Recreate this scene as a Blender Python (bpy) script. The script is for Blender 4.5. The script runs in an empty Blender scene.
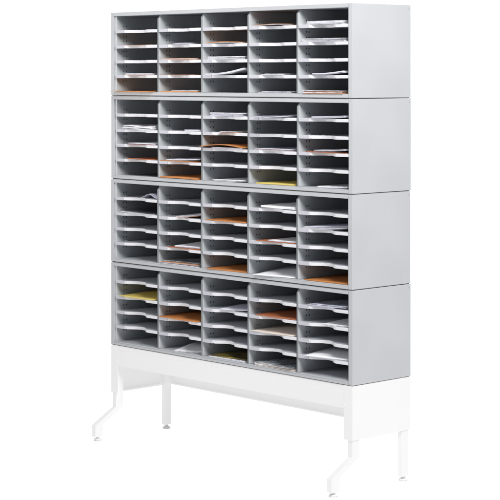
import bpy, bmesh, math, random
from mathutils import Vector, Matrix
random.seed(11)
PI = math.pi
scene = bpy.context.scene
COL = scene.collection

# ------------------------------------------------------------------ sizes (metres)
W, D, H = 1.524, 0.347, 0.38125          # one sorter: width, depth, stacking height
Z0 = 0.4273                               # top of the table base above the floor
DIV_X = [0.331, 0.6235, 0.9175, 1.212]    # centres of the four dividers
DIV_T = 0.0115
SIDE_L, SIDE_R = 0.033, 0.0235            # thickness of the side panels
TOP_T, BOT_T = 0.0175, 0.0185
SHELF_Z = [0.3000, 0.2295, 0.1615, 0.0945]
SHELF_T = 0.0132
COLS = []
_edges = [SIDE_L] + [v for x in DIV_X for v in (x - DIV_T/2, x + DIV_T/2)] + [W - SIDE_R]
for i in range(5):
    COLS.append((_edges[2*i], _edges[2*i+1]))

# ------------------------------------------------------------------ materials
def new_mat(name):
    m = bpy.data.materials.new(name); m.use_nodes = True
    return m, m.node_tree.nodes, m.node_tree.links, m.node_tree.nodes['Principled BSDF']

def paint(name, rgb, rough=0.5, vary=0.05, scale=6.0, bump=0.04, grain=900.0, spec=0.35):
    """powder coat: faint cloudy tone change, fine orange-peel grain"""
    m, n, l, b = new_mat(name)
    b.inputs['Roughness'].default_value = rough
    b.inputs['Specular IOR Level'].default_value = spec
    tc = n.new('ShaderNodeTexCoord')
    ns = n.new('ShaderNodeTexNoise'); ns.inputs['Scale'].default_value = scale
    ns.inputs['Detail'].default_value = 5
    l.new(tc.outputs['Object'], ns.inputs['Vector'])
    cr = n.new('ShaderNodeValToRGB')
    cr.color_ramp.elements[0].position = 0.3; cr.color_ramp.elements[1].position = 0.7
    cr.color_ramp.elements[0].color = [c*(1-vary) for c in rgb] + [1]
    cr.color_ramp.elements[1].color = [min(1, c*(1+vary)) for c in rgb] + [1]
    l.new(ns.outputs['Fac'], cr.inputs['Fac'])
    l.new(cr.outputs['Color'], b.inputs['Base Color'])
    if bump:
        g = n.new('ShaderNodeTexNoise'); g.inputs['Scale'].default_value = grain
        g.inputs['Detail'].default_value = 2
        l.new(tc.outputs['Object'], g.inputs['Vector'])
        bp = n.new('ShaderNodeBump'); bp.inputs['Strength'].default_value = bump
        bp.inputs['Distance'].default_value = 0.001
        l.new(g.outputs['Fac'], bp.inputs['Height'])
        l.new(bp.outputs['Normal'], b.inputs['Normal'])
    return m

def printed(name, c0, c1, c2, scale=(30, 60, 30), rough=0.3):
    """a printed cover or page: blocks and lines of tone"""
    m, n, l, b = new_mat(name)
    b.inputs['Roughness'].default_value = rough
    tc = n.new('ShaderNodeTexCoord'); mp = n.new('ShaderNodeMapping')
    mp.inputs['Scale'].default_value = scale
    l.new(tc.outputs['Object'], mp.inputs['Vector'])
    v = n.new('ShaderNodeTexNoise'); v.inputs['Scale'].default_value = 1.0; v.inputs['Detail'].default_value = 6
    v.inputs['Roughness'].default_value = 0.7
    l.new(mp.outputs['Vector'], v.inputs['Vector'])
    cr = n.new('ShaderNodeValToRGB'); e = cr.color_ramp.elements
    e[0].position = 0.36; e[0].color = (*c0, 1)
    e[1].position = 0.64; e[1].color = (*c2, 1)
    k = e.new(0.5); k.color = (*c1, 1)
    l.new(v.outputs['Fac'], cr.inputs['Fac'])
    l.new(cr.outputs['Color'], b.inputs['Base Color'])
    return m

M = {}
M['case']   = paint('grey_powder_coat', (0.425, 0.437, 0.455), 0.46, 0.03, 5, 0.05, 1100)
M['inner']  = paint('grey_divider_board', (0.490, 0.515, 0.530), 0.5, 0.05, 9, 0.04, 900)
M['edge']   = paint('grey_divider_edge', (0.20, 0.213, 0.222), 0.45, 0.04, 12, 0.03, 900)
M['shelf']  = paint('grey_shelf_board', (0.440, 0.460, 0.500), 0.38, 0.06, 8, 0.04, 900)
M['back']   = paint('dark_grey_back_board', (0.700, 0.710, 0.730), 0.6, 0.06, 7, 0.04, 900)
M['lip']    = paint('white_edge_moulding', (0.63, 0.63, 0.655), 0.6, 0.015, 14, 0.0)
M['holder'] = paint('frosted_label_strip', (0.47, 0.47, 0.52), 0.45, 0.03, 40, 0.0)
M['hole']   = paint('dark_peg_hole', (0.075, 0.080, 0.085), 0.8, 0.1, 40, 0.0)
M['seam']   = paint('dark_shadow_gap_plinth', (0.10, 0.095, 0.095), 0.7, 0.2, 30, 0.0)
M['white']  = paint('white_powder_coat_glow', (0.385, 0.383, 0.385), 0.4, 0.008, 5, 0.04, 1100)
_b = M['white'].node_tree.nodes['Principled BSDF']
_b.inputs['Emission Color'].default_value = (1.0, 0.99, 0.995, 1); _b.inputs['Emission Strength'].default_value = 0.412   # glow added to the white paint to lift the base's shaded parts
M['screw']  = paint('zinc_screw', (0.35, 0.35, 0.37), 0.35, 0.1, 60, 0.0)
M['foot']   = paint('pale_grey_leveller', (0.74, 0.73, 0.73), 0.4, 0.05, 40, 0.0)
M['steel']  = paint('leveller_stem', (0.74, 0.74, 0.74), 0.3, 0.05, 40, 0.0)
# papers
M['p_white']  = paint('white_paper', (0.83, 0.83, 0.86), 0.6, 0.03, 12, 0.05, 300)
M['p_lav']    = paint('cool_white_paper', (0.62, 0.62, 0.72), 0.5, 0.06, 16, 0.05, 300)
M['p_orange'] = paint('orange_kraft_paper', (0.465, 0.180, 0.052), 0.55, 0.16, 12, 0.06, 260)
M['p_rust']   = paint('rust_brown_paper', (0.350, 0.118, 0.050), 0.55, 0.13, 12, 0.06, 260)
M['p_brown']  = paint('brown_kraft_paper', (0.420, 0.210, 0.115), 0.6, 0.12, 14, 0.06, 260)
M['p_tan']    = paint('tan_kraft_paper', (0.560, 0.250, 0.090), 0.6, 0.12, 14, 0.06, 260)
M['p_yellow'] = paint('yellow_paper', (0.640, 0.500, 0.135), 0.55, 0.06, 12, 0.06, 260)
M['p_beige']  = paint('beige_paper', (0.72, 0.63, 0.56), 0.55, 0.06, 12, 0.06, 260)
M['p_dark']   = paint('charcoal_card', (0.045, 0.047, 0.055), 0.4, 0.15, 12, 0.0)
M['p_blue']   = paint('navy_card', (0.03, 0.05, 0.11), 0.4, 0.15, 12, 0.0)
M['p_text']   = printed('printed_page', (0.25, 0.25, 0.29), (0.74, 0.74, 0.79), (0.84, 0.84, 0.87), (34, 150, 30))
M['p_mag']    = printed('grey_magazine_cover', (0.05, 0.06, 0.07), (0.22, 0.24, 0.26), (0.55, 0.57, 0.60), (34, 50, 30))
M['p_magy']   = printed('dark_and_yellow_magazine_cover', (0.012, 0.012, 0.014), (0.10, 0.075, 0.02), (0.34, 0.25, 0.05), (13, 17, 20))
M['p_magl']   = printed('glossy_lavender_cover', (0.14, 0.15, 0.19), (0.40, 0.41, 0.50), (0.70, 0.70, 0.78), (26, 38, 20), 0.15)
M['p_red']    = printed('dark_red_cover', (0.10, 0.02, 0.025), (0.30, 0.07, 0.06), (0.55, 0.40, 0.42), (20, 40, 20))

# ------------------------------------------------------------------ mesh helpers
def bm_box(bm, x0, x1, y0, y1, z0, z1, mi=0, bev=0.0):
    vs = [bm.verts.new(p) for p in ((x0,y0,z0),(x1,y0,z0),(x1,y1,z0),(x0,y1,z0),(x0,y0,z1),(x1,y0,z1),(x1,y1,z1),(x0,y1,z1))]
    fs = [bm.faces.new([vs[i] for i in q]) for q in ((0,3,2,1),(4,5,6,7),(0,1,5,4),(1,2,6,5),(2,3,7,6),(3,0,4,7))]
    for f in fs: f.material_index = mi
    if bev > 0:
        es = list({e for f in fs for e in f.edges})
        r = bmesh.ops.bevel(bm, geom=es, offset=bev, segments=2, profile=0.6, affect='EDGES')
        for f in r['faces']: f.material_index = mi
    return fs

def bm_prism(bm, outline, z0, z1, mi_top=0, mi_side=None, axis='z'):
    """extrude a 2-D outline (list of pairs) along an axis; mi_side(i) gives each side's material"""
    def P(a, b, c):
        return (a, b, c) if axis == 'z' else ((c, a, b) if axis == 'x' else (a, c, b))
    lo = [bm.verts.new(P(a, b, z0)) for a, b in outline]
    hi = [bm.verts.new(P(a, b, z1)) for a, b in outline]
    f = bm.faces.new(lo[::-1]); f.material_index = mi_top
    f = bm.faces.new(hi); f.material_index = mi_top
    n = len(outline)
    for i in range(n):
        f = bm.faces.new((lo[i], lo[(i+1) % n], hi[(i+1) % n], hi[i]))
        f.material_index = mi_side(i) if mi_side else mi_top
    return lo, hi

def bm_disc(bm, c, r0, r1, h, axis='z', seg=20, mi=0):
    """a short turned piece, radius r0 at the start and r1 at the end"""
    a = []; b = []
    for i in range(seg):
        t = 2*PI*i/seg; u, v = math.cos(t), math.sin(t)
        if axis == 'z':   p, q = (c[0]+r0*u, c[1]+r0*v, c[2]), (c[0]+r1*u, c[1]+r1*v, c[2]+h)
        elif axis == 'x': p, q = (c[0], c[1]+r0*u, c[2]+r0*v), (c[0]+h, c[1]+r1*u, c[2]+r1*v)
        else:             p, q = (c[0]+r0*u, c[1], c[2]+r0*v), (c[0]+r1*u, c[1]+h, c[2]+r1*v)
        a.append(bm.verts.new(p)); b.append(bm.verts.new(q))
    for f in (bm.faces.new(a), bm.faces.new(b)): f.material_index = mi
    for i in range(seg):
        f = bm.faces.new((a[i], a[(i+1) % seg], b[(i+1) % seg], b[i])); f.material_index = mi; f.smooth = True

def mesh(name, bm, mats):
    bmesh.ops.recalc_face_normals(bm, faces=bm.faces[:])
    me = bpy.data.meshes.new(name); bm.to_mesh(me); bm.free()
    for m in mats: me.materials.append(M[m] if isinstance(m, str) else m)
    return me

def obj(name, me, parent=None, loc=(0, 0, 0)):
    o = bpy.data.objects.new(name, me); COL.objects.link(o)
    o.location = loc
    if parent: o.parent = parent
    return o

def empty(name, loc, label, cat, group=None):
    o = bpy.data.objects.new(name, None); COL.objects.link(o)
    o.empty_display_size = 0.1
    o.location = loc; o['label'] = label; o['category'] = cat
    if group: o['group'] = group
    return o

# ------------------------------------------------------------------ floor
bm = bmesh.new()
vs = [bm.verts.new(p) for p in ((-22, -1.3, 0), (4.6, -1.3, 0), (4.6, 26, 0), (-22, 26, 0))]
bm.faces.new(vs)
m, n, l, b = new_mat('white_studio_floor_glow')
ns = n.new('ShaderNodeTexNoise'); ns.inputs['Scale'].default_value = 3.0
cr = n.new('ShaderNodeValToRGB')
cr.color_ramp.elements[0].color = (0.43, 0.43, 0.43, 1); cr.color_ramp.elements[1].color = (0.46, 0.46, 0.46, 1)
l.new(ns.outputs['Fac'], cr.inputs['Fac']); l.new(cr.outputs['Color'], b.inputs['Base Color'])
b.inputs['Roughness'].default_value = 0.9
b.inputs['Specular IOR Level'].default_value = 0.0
b.inputs['Emission Color'].default_value = (1, 1, 1, 1)      # added glow keeps the floor pure white and free of shadows
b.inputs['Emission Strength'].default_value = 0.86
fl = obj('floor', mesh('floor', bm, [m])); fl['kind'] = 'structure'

# ------------------------------------------------------------------ table base
base = empty('table_base', (0, 0, 0), 'white metal table base with bent front legs under the grey mail sorters', 'table base')
zt = Z0
# side panels: a sheet with a narrow front flange, same on both ends
def side_panel(x_out, sgn):
    bm = bmesh.new()
    t = 0.003
    xs = sorted((x_out, x_out + sgn*t))
    bm_box(bm, xs[0], xs[1], 0.0, D, zt-0.2165, zt-0.0005, 0, 0.0008)
    xf = sorted((x_out + sgn*t, x_out + sgn*0.0475))
    bm_box(bm, xf[0], xf[1], 0.0, 0.003, zt-0.2165, zt-0.0005, 0, 0.0008)      # front flange
    xr = sorted((x_out + sgn*t, x_out + sgn*0.040))
    bm_box(bm, xr[0], xr[1], D-0.003, D, zt-0.2165, zt-0.0005, 0, 0.0008)       # rear flange
    xb = sorted((x_out + sgn*t, x_out + sgn*0.030))
    bm_box(bm, xb[0], xb[1], 0.055, D-0.055, zt-0.2165, zt-0.2135, 0, 0.0006)   # folded lower hem
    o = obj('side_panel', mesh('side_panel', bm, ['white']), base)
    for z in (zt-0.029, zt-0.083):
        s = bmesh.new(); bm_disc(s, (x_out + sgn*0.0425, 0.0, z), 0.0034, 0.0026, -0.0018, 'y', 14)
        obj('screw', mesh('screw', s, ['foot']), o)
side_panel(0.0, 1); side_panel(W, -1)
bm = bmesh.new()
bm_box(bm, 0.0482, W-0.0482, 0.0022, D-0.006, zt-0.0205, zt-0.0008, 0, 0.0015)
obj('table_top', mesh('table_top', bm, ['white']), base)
bm = bmesh.new()
bm_box(bm, 0.0482, W-0.0482, 0.0012, 0.0042, zt-0.092, zt-0.0215, 0, 0.0010)
bm_box(bm, 0.0482, W-0.0482, 0.0048, 0.022, zt-0.092, zt-0.0895, 0, 0.0006)
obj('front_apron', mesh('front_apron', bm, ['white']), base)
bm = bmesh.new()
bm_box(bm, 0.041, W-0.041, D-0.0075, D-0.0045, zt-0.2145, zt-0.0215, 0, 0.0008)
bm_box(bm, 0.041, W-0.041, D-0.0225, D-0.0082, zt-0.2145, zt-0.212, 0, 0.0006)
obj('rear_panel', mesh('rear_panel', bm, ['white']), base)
# legs
def tube_leg(path, x0, x1):
    """rectangular tube swept in the y-z plane; path gives (front y, rear y, z) from top to bottom"""
    bm = bmesh.new(); rings = []
    for y0, y1, z in path:
        rings.append([bm.verts.new(p) for p in ((x0, y0, z), (x1, y0, z), (x1, y1, z), (x0, y1, z))])
    for a, b in zip(rings, rings[1:]):
        for i in range(4):
            bm.faces.new((a[i], a[(i+1) % 4], b[(i+1) % 4], b[i]))
    bm.faces.new(rings[0]); bm.faces.new(rings[-1])
    bmesh.ops.recalc_face_normals(bm, faces=bm.faces[:])
    es = [e for e in bm.edges if abs((e.verts[0].co - e.verts[1].co).x) < 1e-6 and abs((e.verts[0].co - e.verts[1].co).z) > 1e-3]
    bmesh.ops.bevel(bm, geom=es, offset=0.003, segments=2, profile=0.5, affect='EDGES')
    return bm
FOOT_Z = 0.0215
for x0 in (0.0036, W-0.0306):
    x1 = x0 + 0.027
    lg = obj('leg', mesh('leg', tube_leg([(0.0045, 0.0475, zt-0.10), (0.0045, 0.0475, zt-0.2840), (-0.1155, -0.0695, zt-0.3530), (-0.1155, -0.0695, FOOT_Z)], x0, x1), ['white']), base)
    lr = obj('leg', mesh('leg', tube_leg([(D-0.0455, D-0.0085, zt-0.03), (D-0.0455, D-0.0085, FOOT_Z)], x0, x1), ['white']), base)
    for par, yc in ((lg, -0.0925), (lr, D-0.027)):
        bm = bmesh.new(); xc = (x0+x1)/2
        bm_disc(bm, (xc, yc, 0.0), 0.0170, 0.0188, 0.0045, 'z', 24, 0)
        bm_disc(bm, (xc, yc, 0.0047), 0.0188, 0.0140, 0.0075, 'z', 24, 0)
        bm_disc(bm, (xc, yc, 0.0124), 0.0078, 0.0078, 0.0089, 'z', 14, 1)
        obj('foot', mesh('foot', bm, ['foot', 'steel']), par)

# ------------------------------------------------------------------ sorter
def notch(t, depth):
    """finger cut-out profile along the shelf's front edge, t = 0..1"""
    e = 0.44
    def s(k): return k*k*(3-2*k)
    if t < e: return depth*s(t/e)
    if t > 1-e: return depth*s((1-t)/e)
    return depth

def shelf_mesh(c0, c1):
    w = c1 - c0
    a, b_ = 0.062, w - 0.068
    N = 26
    out = [(0.0006, 0.0015), (a, 0.0015)]
    for i in range(1, N):
        t = i/N
        out.append((a + (b_-a)*t, 0.0015 + notch(t, 0.039)))
    out += [(b_, 0.0015), (w-0.0006, 0.0015)]
    nf = len(out) - 1
    out += [(w-0.0006, D-0.008), (0.0006, D-0.008)]
    bm = bmesh.new()
    lo, hi = bm_prism(bm, out, -SHELF_T, 0.0, 0, lambda i: 1 if i < nf else 0)
    # white moulding wraps a little over the top and the underside
    bm.edges.ensure_lookup_table()
    es = [e for e in bm.edges if any(f.material_index == 1 for f in e.link_faces) and any(f.material_index == 0 for f in e.link_faces)
          and abs(e.verts[0].co.z - e.verts[1].co.z) < 1e-6]
    r = bmesh.ops.bevel(bm, geom=es, offset=0.0022, segments=2, profile=0.5, affect='EDGES')
    for f in r['faces']: f.material_index = 1
    # peg clip on the left, where the shelf hooks into the divider
    bm_box(bm, 0.0015, 0.0135, 0.050, 0.064, 0.0002, 0.0032, 1, 0.0008)
    bm_box(bm, w-0.0135, w-0.0015, 0.050, 0.064, 0.0002, 0.0032, 1, 0.0008)
    return mesh('shelf', bm, ['shelf', 'lip'])

def holder_mesh():
    bm = bmesh.new()
    bm_box(bm, 0.0022, 0.0605, -0.0006, 0.0012, -SHELF_T-0.0006, -0.0006, 0, 0.0005)
    return mesh('label_holder', bm, ['holder'])

def holes(bm, x, sgn, mi):
    """two columns of peg holes, drawn as shallow dark recess faces on the board"""
    zc = SHELF_Z[0] - SHELF_T/2 + 0.0015
    for k in range(-1, 11):
        z = zc - k*0.02285
        for y in (0.048, 0.064):
            xs = sorted((x, x + sgn*0.0006))
            bm_box(bm, xs[0], xs[1], y-0.0023, y+0.0023, z-0.0034, z+0.0034, mi)

def divider_mesh():
    bm = bmesh.new()
    y0, y1, z0, z1 = 0.0022, D-0.0078, BOT_T+0.0004, H-TOP_T-0.0006
    c = 0.015
    out = [(y0, z0), (y1, z0), (y1, z1), (y0+c, z1), (y0, z1-c*1.1)]
    bm_prism(bm, out, -DIV_T/2, DIV_T/2, 0, None, 'x')
    bmesh.ops.recalc_face_normals(bm, faces=bm.faces[:])
    es = [e for e in bm.edges if abs(e.verts[0].co.x - e.verts[1].co.x) < 1e-6 and e.calc_length() > 0.004]
    bmesh.ops.bevel(bm, geom=es, offset=0.0022, segments=2, profile=0.5, affect='EDGES')
    for f in bm.faces:
        if f.calc_center_median().y < 0.0035 or (abs(f.normal.x) < 0.5 and f.calc_center_median().y < 0.03): f.material_index = 2
    holes(bm, DIV_T/2, 1, 1); holes(bm, -DIV_T/2, -1, 1)
    return mesh('divider', bm, ['inner', 'hole', 'edge'])

def build_sorter():
    s = empty('mail_sorter', (0, 0, Z0), 'x', 'mail sorter')
    g = 0.0026
    for x0, x1, sg in ((0, SIDE_L, 1), (W-SIDE_R, W, -1)):
        bm = bmesh.new()
        # outer sheet plus the inner lining set just behind the front edge
        if sg == 1:
            bm_box(bm, 0, 0.022, 0, D, g, H-0.0006, 0, 0.0016)
            bm_box(bm, 0.0222, x1, 0.0065, D-0.001, g+0.001, H-TOP_T-0.0005, 1, 0.0008)
            holes(bm, x1, 1, 2)
        else:
            bm_box(bm, x0+0.0012, W, 0, D, g, H-0.0006, 0, 0.0016)
            bm_box(bm, x0, x0+0.0011, 0.0065, D-0.001, g+0.001, H-TOP_T-0.0005, 1)
            holes(bm, x0, -1, 2)
        p = obj('side_panel', mesh('side_panel', bm, ['case', 'inner', 'hole']), s)
        bm = bmesh.new()
        xo = W if sg == -1 else 0.0
        bm_disc(bm, (xo, D-0.0095, H-0.0155), 0.0030, 0.0022, -sg*0.0012, 'x', 14, 0)
        obj('screw', mesh('screw', bm, ['screw']), p)
    bm = bmesh.new()
    bm_box(bm, 0.0224, W-SIDE_R+0.0008, 0.0012, D-0.001, H-TOP_T, H-0.0010, 0, 0.0016)
    bm_box(bm, 0.0224, W-SIDE_R+0.0008, -0.0016, 0.0010, H-TOP_T+0.0008, H-0.0035, 0, 0.0010)   # rolled front lip
    obj('top_panel', mesh('top_panel', bm, ['case']), s)
    bm = bmesh.new()
    bm_box(bm, 0.0224, W-SIDE_R+0.0008, 0.0012, D-0.001, g, BOT_T, 0, 0.0016)
    bm_box(bm, 0.0224, W-SIDE_R+0.0008, -0.0014, 0.0010, g+0.0008, BOT_T-0.0060, 0, 0.0010)
    bm_box(bm, SIDE_L+0.0005, W-SIDE_R-0.0005, 0.012, D-0.0082, BOT_T+0.00005, BOT_T+0.0004, 1)
    obj('bottom_panel', mesh('bottom_panel', bm, ['case', 'shelf']), s)
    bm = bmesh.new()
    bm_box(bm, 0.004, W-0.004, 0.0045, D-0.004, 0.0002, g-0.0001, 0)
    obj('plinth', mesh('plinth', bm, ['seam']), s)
    bm = bmesh.new()
    bm_box(bm, SIDE_L+0.0004, W-SIDE_R-0.0004, D-0.0076, D-0.0046, BOT_T+0.0006, H-TOP_T-0.0006, 0)
    obj('back_panel', mesh('back_panel', bm, ['back']), s)
    dm = divider_mesh()
    for x in DIV_X:
        obj('divider', dm, s, (x, 0, 0))
    hm = holder_mesh()
    for c0, c1 in COLS:
        sm = shelf_mesh(c0, c1)
        for z in SHELF_Z:
            o = obj('shelf', sm, s, (c0, 0, z))
            obj('label_holder', hm, o)
    return s

def copy_tree(o, parent=None):
    c = o.copy(); COL.objects.link(c)
    if parent: c.parent = parent
    for ch in list(o.children): copy_tree(ch, c)
    return c

proto = build_sorter()
SORTER_LABELS = {4: 'lowest grey mail sorter in the stack, resting on the white table base',
                 3: 'second grey mail sorter from the bottom, one above the lowest',
                 2: 'second grey mail sorter from the top, just under the topmost',
                 1: 'topmost grey mail sorter in the stack, with nothing on it'}
SORT_Z = {}
for k in (4, 3, 2, 1):
    s = proto if k == 4 else copy_tree(proto)
    SORT_Z[k] = Z0 + (4-k)*H
    # stacked by hand: each sits a hair off the one below
    s.location = ({4: 0.0, 3: -0.0006, 2: 0.0005, 1: 0.0}[k], {4: 0.0, 3: -0.0008, 2: 0.0004, 1: -0.0006}[k], SORT_Z[k])
    s['label'] = SORTER_LABELS[k]; s['group'] = 'stacked grey mail sorters'

# every shelf was hung by hand: none sits quite true
_r = random.Random(5)
for o in bpy.data.objects:
    if o.name.split('.')[0] == 'shelf':
        o.rotation_euler = (_r.uniform(-0.004, 0.002), _r.uniform(-0.0022, 0.0022), 0)
        o.location.y += _r.uniform(-0.0010, 0.0012)
        o.location.z += _r.uniform(-0.0006, 0.0003)

# ------------------------------------------------------------------ papers
ROW_T = ['top slot', 'second slot down', 'middle slot', 'fourth slot down', 'bottom slot']
COL_T = ['leftmost column', 'second column', 'middle column', 'fourth column', 'rightmost column']
SORT_T = {1: 'topmost sorter', 2: 'second sorter', 3: 'third sorter', 4: 'lowest sorter'}
FLOORS = SHELF_Z + [BOT_T + 0.0005]
OPEN_TOP = [H-TOP_T, SHELF_Z[0]-SHELF_T, SHELF_Z[1]-SHELF_T, SHELF_Z[2]-SHELF_T, SHELF_Z[3]-SHELF_T]

def sheet_into(bm, w, d, th, z, off, rot, shape, mi_top, mi_edge, rng, droop=0.0):
    nx, ny = 14, 14
    kind, amp = shape
    ph = rng.uniform(0, 6.28)
    cs, sn = math.cos(rot), math.sin(rot)
    def zf(u, v):
        r = 0.0
        if kind == 'bow':    r = amp*math.sin(PI*u)*(1-0.35*v)
        elif kind == 'right': r = amp*u*u*(1-0.2*v)
        elif kind == 'left':  r = amp*(1-u)**2
        elif kind == 'back':  r = amp*v
        elif kind == 'puff':  r = amp*(math.sin(PI*u)**0.7)*(math.sin(PI*min(1, v*0.9+0.1))**0.7)
        elif kind == 'roll':  r = amp*(0.5-0.5*math.cos(2*PI*u))
        elif kind == 'frontlift': r = amp*(1-v)**3
        elif kind == 'wave':  r = amp*(0.5+0.5*math.sin(2.2*PI*u+ph))
        r += 0.0007*(0.5+0.5*math.sin(5*u+3*v+ph)) * (0.0 if kind == 'flat' else 1.0)
        return r
    top = {}; bot = {}
    for i in range(nx+1):
        for j in range(ny+1):
            u, v = i/nx, j/ny
            x, y = u*w, v*d
            X, Y = off[0] + x*cs - y*sn, off[1] + x*sn + y*cs
            zz = z + zf(u, v)
            bot[i, j] = bm.verts.new((X, Y, zz)); top[i, j] = bm.verts.new((X, Y, zz+th))
    def F(vs, mi):
        f = bm.faces.new(vs); f.material_index = mi; f.smooth = True
        return f
    for i in range(nx):
        for j in range(ny):
            F((top[i, j], top[i+1, j], top[i+1, j+1], top[i, j+1]), mi_top)
            F((bot[i, j], bot[i, j+1], bot[i+1, j+1], bot[i+1, j]), mi_top)
    for i in range(nx):
        F((bot[i, 0], bot[i+1, 0], top[i+1, 0], top[i, 0]), mi_edge).smooth = False
        F((bot[i, ny], top[i, ny], top[i+1, ny], bot[i+1, ny]), mi_edge).smooth = False
    for j in range(ny):
        F((bot[0, j], top[0, j], top[0, j+1], bot[0, j+1]), mi_edge).smooth = False
        F((bot[nx, j], bot[nx, j+1], top[nx, j+1], top[nx, j]), mi_edge).smooth = False

def flap_into(bm, w, d, z, off, rot, mi):
    """closed envelope flap: a thin wedge lying on the face, at the far end"""
    cs, sn = math.cos(rot), math.sin(rot)
    pts = [(0.004, d-0.004), (w*0.16, d-0.05), (w*0.84, d-0.05), (w-0.004, d-0.004)]
    P = [(off[0]+x*cs-y*sn, off[1]+x*sn+y*cs) for x, y in pts]
    bm_prism(bm, P[::-1], z, z+0.0005, mi)

def paper(m, c, r, name, cat, look, x, y, w, d, rot=0.0, shape=('flat', 0), th=0.0012, layers=1,
          mats=('p_white',), lift=0.0, jit=0.006, flap=False, jrot=3.0, extra=''):
    rng = random.Random(m*1000 + c*100 + r*10 + len(look))
    c0, c1 = COLS[c-1]; cw = c1 - c0
    rot = math.radians(rot)
    # keep the sheet between its dividers
    cs, sn = math.cos(rot), math.sin(rot)
    pad = 0.004 + (jit if layers > 1 else 0) + (d*math.sin(math.radians(jrot))*0.5 if layers > 1 else 0)
    pad = min(pad, 0.016)
    outside = y < -0.02
    for _ in range(60):
        xs = [0, w*cs, -d*sn, w*cs-d*sn]
        if not outside and max(xs)-min(xs) > cw-2*pad:
            w *= 0.97; d *= 0.985
        else: break
    if not outside:
        x = max(x, pad - min(xs)); x = min(x, cw - pad - max(xs))
    ymax = max(0, w*sn, d*cs, w*sn+d*cs)
    if y + ymax > D-0.014: d *= max(0.2, (D-0.014-y-max(0, w*sn))/max(1e-6, d*cs))
    bm = bmesh.new()
    z = 0.0003
    names = list(dict.fromkeys(mats))
    for k in range(layers):
        ox, oy, rr = (0, 0, 0) if k == 0 else (rng.uniform(-jit, jit), rng.uniform(-jit*0.6, jit*1.4), math.radians(rng.uniform(-jrot, jrot)))
        mt = names.index(mats[k % len(mats)])
        sheet_into(bm, w - (0 if k == 0 else rng.uniform(0, 0.012)), d - (0 if k == 0 else rng.uniform(0, 0.02)), th, z,
                   (ox, oy), rr + rot, shape, mt, mt, rng)
        z += th + 0.00035 + (rng.uniform(0, 0.0012) if layers > 1 else 0)
    if flap: flap_into(bm, w, d, z, (0, 0), rot, 0)
    zloc = SORT_Z[m] + FLOORS[r-1] + lift
    o = obj(name, mesh(name, bm, names), None, (c0 + x, y, zloc))
    o['label'] = f'{look}{extra}, {ROW_T[r-1]}, {COL_T[c-1]}, {SORT_T[m]}'
    o['category'] = cat
    o['group'] = {'envelope': 'envelopes lying in the sorter slots', 'papers': 'loose papers lying in the sorter slots',
                  'magazine': 'magazines lying in the sorter slots', 'folder': 'folders lying in the sorter slots'}[cat]
    return o

def env(m, c, r, look, x, y, w, d, **k):
    k.setdefault('th', 0.0026)
    return paper(m, c, r, 'envelope', 'envelope', look, x, y, w, d, **k)
def pap(m, c, r, look, x, y, w, d, **k):
    return paper(m, c, r, 'paper_stack' if k.get('layers', 1) > 1 else 'paper_sheet', 'papers', look, x, y, w, d, **k)
def mag(m, c, r, look, x, y, w, d, **k):
    k.setdefault('th', 0.0030)
    return paper(m, c, r, 'magazine', 'magazine', look, x, y, w, d, **k)

# --- topmost sorter
env(1,1,2, 'thin brown envelope', .020,.004,.229,.31, mats=('p_brown',), th=.0012)
pap(1,1,4, 'white and brown papers', .060,.004,.20,.29, layers=4, mats=('p_brown','p_white','p_text','p_lav'), th=.0014, rot=1)
env(1,1,5, 'tan brown envelope poking out past the side', .004,-.039,.270,.33, mats=('p_tan',), th=.0022, rot=0, shape=('frontlift',-.0010), lift=.0012)
pap(1,2,2, 'few white papers', .090,.006,.11,.22, layers=3, mats=('p_lav','p_white'), th=.0012)
env(1,2,3, 'brown envelopes with white sheet', .010,.003,.229,.30, layers=3, mats=('p_brown','p_white','p_brown'), th=.0018)
env(1,2,4, 'thin reddish brown envelope', .006,.002,.235,.31, mats=('p_rust',), th=.0018)
env(1,2,5, 'orange envelope', .012,.001,.240,.32, mats=('p_tan',), th=.0042)
pap(1,2,5, 'white sheets on an orange envelope', .085,.004,.17,.24, layers=2, mats=('p_lav','p_text'), th=.0013, lift=.0051, extra='')
env(1,3,2, 'bowed brown envelope', .022,.004,.225,.31, mats=('p_text','p_tan'), shape=('bow',.003), layers=2, th=.0018, jrot=1)
pap(1,3,3, 'thick white paper pile', .024,.003,.229,.29, layers=5, mats=('p_text','p_white','p_lav'), th=.0017)
pap(1,3,4, 'white sheets curling up at the right', .030,-.010,.235,.28, layers=3, mats=('p_white','p_lav','p_text'), th=.0012, shape=('right',.024), jrot=2)
mag(1,4,1, 'brownish bowed magazine', .016,.008,.225,.28, layers=2, mats=('p_text','p_brown'), shape=('bow',.0030), th=.0016)
pap(1,4,4, 'few white papers', .080,.004,.13,.25, layers=3, mats=('p_lav','p_white','p_text'), th=.0013)
pap(1,4,5, 'loose white papers', .050,.004,.20,.25, layers=3, mats=('p_lav','p_white','p_text'), th=.0013, jit=.014)
pap(1,5,1, 'thick pile of white papers', .044,.002,.212,.29, layers=5, mats=('p_text','p_lav','p_white'), th=.0020)
pap(1,5,2, 'thick pile of white papers', .020,.002,.240,.29, layers=5, mats=('p_lav','p_text','p_white'), th=.0018)
pap(1,5,4, 'cool white bowed papers', .075,.004,.19,.27, layers=3, mats=('p_lav','p_white','p_lav'), th=.0013, shape=('right',.010))
mag(1,5,5, 'white and orange edged magazines', .030,-.004,.225,.28, layers=4, mats=('p_brown','p_text','p_rust','p_text'), th=.0022)

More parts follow.
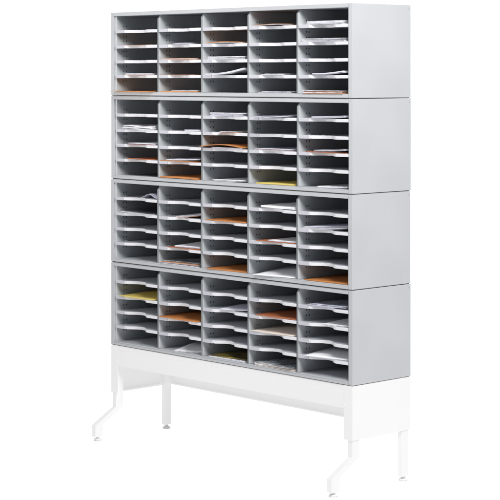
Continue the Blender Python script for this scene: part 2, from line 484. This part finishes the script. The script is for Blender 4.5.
# --- second sorter from the top
pap(2,1,2, 'thick crumpled pile of white papers', .048,.000,.225,.29, layers=5, mats=('p_white','p_text','p_white'), th=.0022, shape=('wave',.003))
mag(2,1,3, 'white and dark red leaflets', .080,.002,.190,.28, layers=3, mats=('p_red','p_lav','p_white'), th=.0013)
env(2,1,4, 'thin reddish brown envelope', .080,.003,.190,.29, mats=('p_rust',), th=.0030)
paper(2,1,5, 'folder', 'folder', 'flat charcoal folder', .060,.030,.215,.28, mats=('p_dark',), th=.0020)
pap(2,2,2, 'cool white papers', .172,.006,.100,.25, layers=3, mats=('p_lav','p_white'), th=.0015, rot=6)
env(2,2,4, 'brown envelope', .008,.000,.245,.32, mats=('p_orange',), th=.0026)
pap(2,2,4, 'white printed sheets on a brown envelope', .048,.002,.215,.28, layers=3, mats=('p_white','p_text','p_lav'), th=.0013, lift=.0036, shape=('right',.007))
env(2,2,5, 'wide orange envelope', .010,-.002,.250,.32, mats=('p_orange',), th=.0060, shape=('bow',.002))
pap(2,3,1, 'thick pile of cool white papers', .062,.002,.220,.28, layers=5, mats=('p_lav','p_text','p_lav'), th=.0020)
mag(2,3,2, 'small white and brown leaflets', .105,.003,.110,.22, layers=2, mats=('p_brown','p_text'), th=.0014, rot=3)
pap(2,3,3, 'pale sheets under an orange envelope', .060,.004,.205,.28, layers=2, mats=('p_lav','p_text'), th=.0012)
env(2,3,3, 'bulging orange envelope poking out at the front', .004,-.021,.270,.33, mats=('p_orange',), th=.0026, shape=('bow',.0105), lift=.0042)
pap(2,3,5, 'loose white printed sheets', .078,.002,.195,.26, layers=3, mats=('p_text','p_lav','p_white'), th=.0014, jit=.010, shape=('right',.004))
mag(2,4,1, 'slanted grey magazine overhanging the shelf', .112,-.016,.150,.21, rot=-24, mats=('p_lav','p_magl'), layers=2, th=.0014, jit=.003, shape=('back',.008))
mag(2,4,3, 'brown and white leaflets', .030,.003,.225,.29, layers=3, mats=('p_text','p_brown','p_lav'), th=.0014)
env(2,4,5, 'yellow envelope', .040,.004,.225,.31, mats=('p_yellow',), th=.0050, shape=('bow',.001))
pap(2,5,1, 'cool white papers', .076,.000,.195,.28, layers=3, mats=('p_lav','p_white','p_lav'), th=.0018, shape=('right',.006))
env(2,5,3, 'rusty orange envelope', .040,.002,.225,.31, mats=('p_rust',), th=.0024, rot=0)
pap(2,5,3, 'cool white sheets on a rusty orange envelope', .085,.006,.180,.25, layers=3, mats=('p_lav','p_text','p_lav'), th=.0014, lift=.0034, shape=('right',.008))
pap(2,5,5, 'white and grey sheets', .110,.006,.165,.26, layers=3, mats=('p_lav','p_white','p_text'), th=.0014, rot=2, shape=('right',.004))

# --- third sorter from the top
pap(3,1,1, 'loosely rolled cool white sheet', .150,.030,.110,.24, mats=('p_lav',), shape=('roll',.017), th=.0008, rot=8, layers=3, jit=.010, jrot=6)
mag(3,1,2, 'black magazine with white sheets', .036,.000,.225,.28, layers=3, mats=('p_white','p_text','p_dark'), th=.0020, shape=('left',.003))
pap(3,2,2, 'white sheets with bent corner', .125,-.004,.140,.26, layers=3, mats=('p_brown','p_lav','p_white'), th=.0013, rot=14, shape=('right',.014))
env(3,2,4, 'thin rusty brown envelope', .052,.000,.225,.31, mats=('p_rust',), th=.0020)
pap(3,2,4, 'white sheets on a rusty brown envelope', .108,.004,.160,.27, layers=3, mats=('p_text','p_lav','p_white'), th=.0013, lift=.0030, rot=7, shape=('back',.006))
mag(3,2,5, 'thick pile of grey and brown magazines', .004,.000,.245,.28, layers=5, mats=('p_text','p_mag','p_lav','p_brown','p_mag'), th=.0020, jit=.012)
env(3,3,2, 'orange envelope', .022,-.002,.250,.32, mats=('p_orange',), th=.0028, shape=('back',.004))
env(3,3,5, 'orange envelope', .030,-.004,.245,.32, mats=('p_orange',), th=.0032, rot=2, shape=('back',.004))
paper(3,4,1, 'folder', 'folder', 'navy folder under a white envelope', .085,.060,.190,.26, mats=('p_blue',), th=.0060)
env(3,4,1, 'thick white envelope', .074,.000,.200,.23, layers=2, mats=('p_white','p_white'), th=.0030, lift=.0066, jit=.003, jrot=.6, shape=('frontlift',-.0035))
env(3,4,3, 'rusty orange envelope', .044,-.002,.230,.32, mats=('p_rust',), th=.0024, rot=2)
pap(3,4,3, 'white sheets on a rusty orange envelope', .120,.002,.155,.26, layers=2, mats=('p_lav','p_white'), th=.0013, lift=.0034, rot=6)
pap(3,4,5, 'large white sheets pulled forward', .012,-.018,.240,.31, layers=2, mats=('p_white','p_white'), th=.0010, rot=7, jit=.003, jrot=.8, shape=('back',.016))
pap(3,5,2, 'several overlapping white sheets', .022,.000,.240,.29, layers=5, mats=('p_white','p_text','p_lav','p_white','p_lav'), th=.0011, rot=2, jit=.014, shape=('right',.012))
env(3,5,5, 'orange envelope', .030,.004,.240,.32, mats=('p_orange',), th=.0030, rot=1, shape=('back',.005))

# --- lowest sorter
env(4,1,2, 'yellow envelope', .034,-.008,.240,.31, mats=('p_yellow',), th=.0022, rot=2, shape=('back',.008))
env(4,2,3, 'orange envelope', .004,-.006,.262,.33, mats=('p_orange',), th=.0024, rot=0, shape=('back',.010))
pap(4,2,5, 'white sheets turned at an angle', .115,-.002,.170,.26, layers=3, mats=('p_text','p_lav','p_white'), th=.0013, rot=20, shape=('back',.010))
pap(4,3,2, 'cool white sheets turned at an angle', .105,.008,.155,.24, layers=3, mats=('p_lav','p_white','p_lav'), th=.0011, rot=10, shape=('right',.006))
mag(4,3,5, 'dark and yellow magazines', .034,.006,.225,.28, layers=3, mats=('p_lav','p_text','p_magy'), th=.0026)
env(4,4,2, 'rusty orange envelope', .036,.000,.235,.32, mats=('p_rust',), th=.0024, shape=('back',.008), rot=1)
env(4,4,3, 'beige envelope', .018,-.004,.245,.31, mats=('p_beige',), th=.0022, rot=2, shape=('back',.008))
mag(4,4,5, 'grey magazines with pink page edges', .034,.004,.235,.28, layers=4, mats=('p_beige','p_text','p_beige','p_mag'), th=.0026)
mag(4,5,1, 'glossy grey magazines in a clear wrap', .060,.002,.205,.28, layers=3, mats=('p_lav','p_magl','p_magl'), th=.0020, shape=('right',.006))
pap(4,5,2, 'white sheet with a dark edge', .135,.004,.135,.25, layers=2, mats=('p_text','p_white'), th=.0013, rot=8)
pap(4,5,4, 'large white sheets pulled forward', .022,-.014,.235,.30, layers=2, mats=('p_lav','p_white'), th=.0011, rot=8, jit=.003, jrot=.8, shape=('back',.016))

# ------------------------------------------------------------------ light: a white studio
world = bpy.data.worlds.new('World'); scene.world = world; world.use_nodes = True
n, l = world.node_tree.nodes, world.node_tree.links
bg = n['Background']
tc = n.new('ShaderNodeTexCoord'); dp = n.new('ShaderNodeVectorMath'); dp.operation = 'DOT_PRODUCT'
dp.inputs[1].default_value = (-0.728, 0.686, 0.0)           # towards the white backdrop side of the studio
l.new(tc.outputs['Generated'], dp.inputs[0])
cr = n.new('ShaderNodeValToRGB'); e = cr.color_ramp.elements
mr = n.new('ShaderNodeMapRange'); mr.inputs['From Min'].default_value = -1; mr.inputs['From Max'].default_value = 1
l.new(dp.outputs['Value'], mr.inputs['Value'])
l.new(mr.outputs['Result'], cr.inputs['Fac'])
e[0].position = 0.45; e[0].color = (0.23, 0.235, 0.245, 1)
e[1].position = 0.80; e[1].color = (1.02, 1.02, 1.02, 1)
l.new(cr.outputs['Color'], bg.inputs['Color'])
bg.inputs['Strength'].default_value = 1.0

def area(name, loc, target, size, power, color=(1, 1, 1)):
    d = bpy.data.lights.new(name, 'AREA'); d.shape = 'RECTANGLE'; d.size, d.size_y = size
    d.energy = power; d.color = color
    o = bpy.data.objects.new(name, d); COL.objects.link(o)
    o.location = loc
    o.rotation_euler = (Vector(target) - Vector(loc)).to_track_quat('-Z', 'Y').to_euler()
    return o
area('softbox_above', (3.9, -1.3, 3.65), (1.3, 0.0, 1.6), (1.7, 1.3), 212, (1.0, 0.99, 0.975))
fr = area('softbox_front', (-1.1, -4.2, 1.85), (0.55, 0.1, 1.85), (1.0, 0.4), 11.5, (1.0, 0.99, 0.975))
fr.data.spread = math.radians(48)                    # added unseen fill to brighten the slots, narrowed to favour the upper tiers

# ------------------------------------------------------------------ camera
cd = bpy.data.cameras.new('camera'); cam = bpy.data.objects.new('camera', cd); COL.objects.link(cam)
cam.location = (6.3912, -5.1466, 1.2357 + Z0)
cam.rotation_euler = (PI/2, 0, 0.815)
cd.sensor_width = 36; cd.lens = 1780.13/500*36
cd.shift_y = -174.367/500
cd.clip_start = 0.1; cd.clip_end = 200
scene.camera = cam
scene.view_settings.view_transform = 'Standard'
scene.view_settings.look = 'None'
scene.view_settings.exposure = 0
scene.cycles.max_bounces = 8
scene.cycles.diffuse_bounces = 5
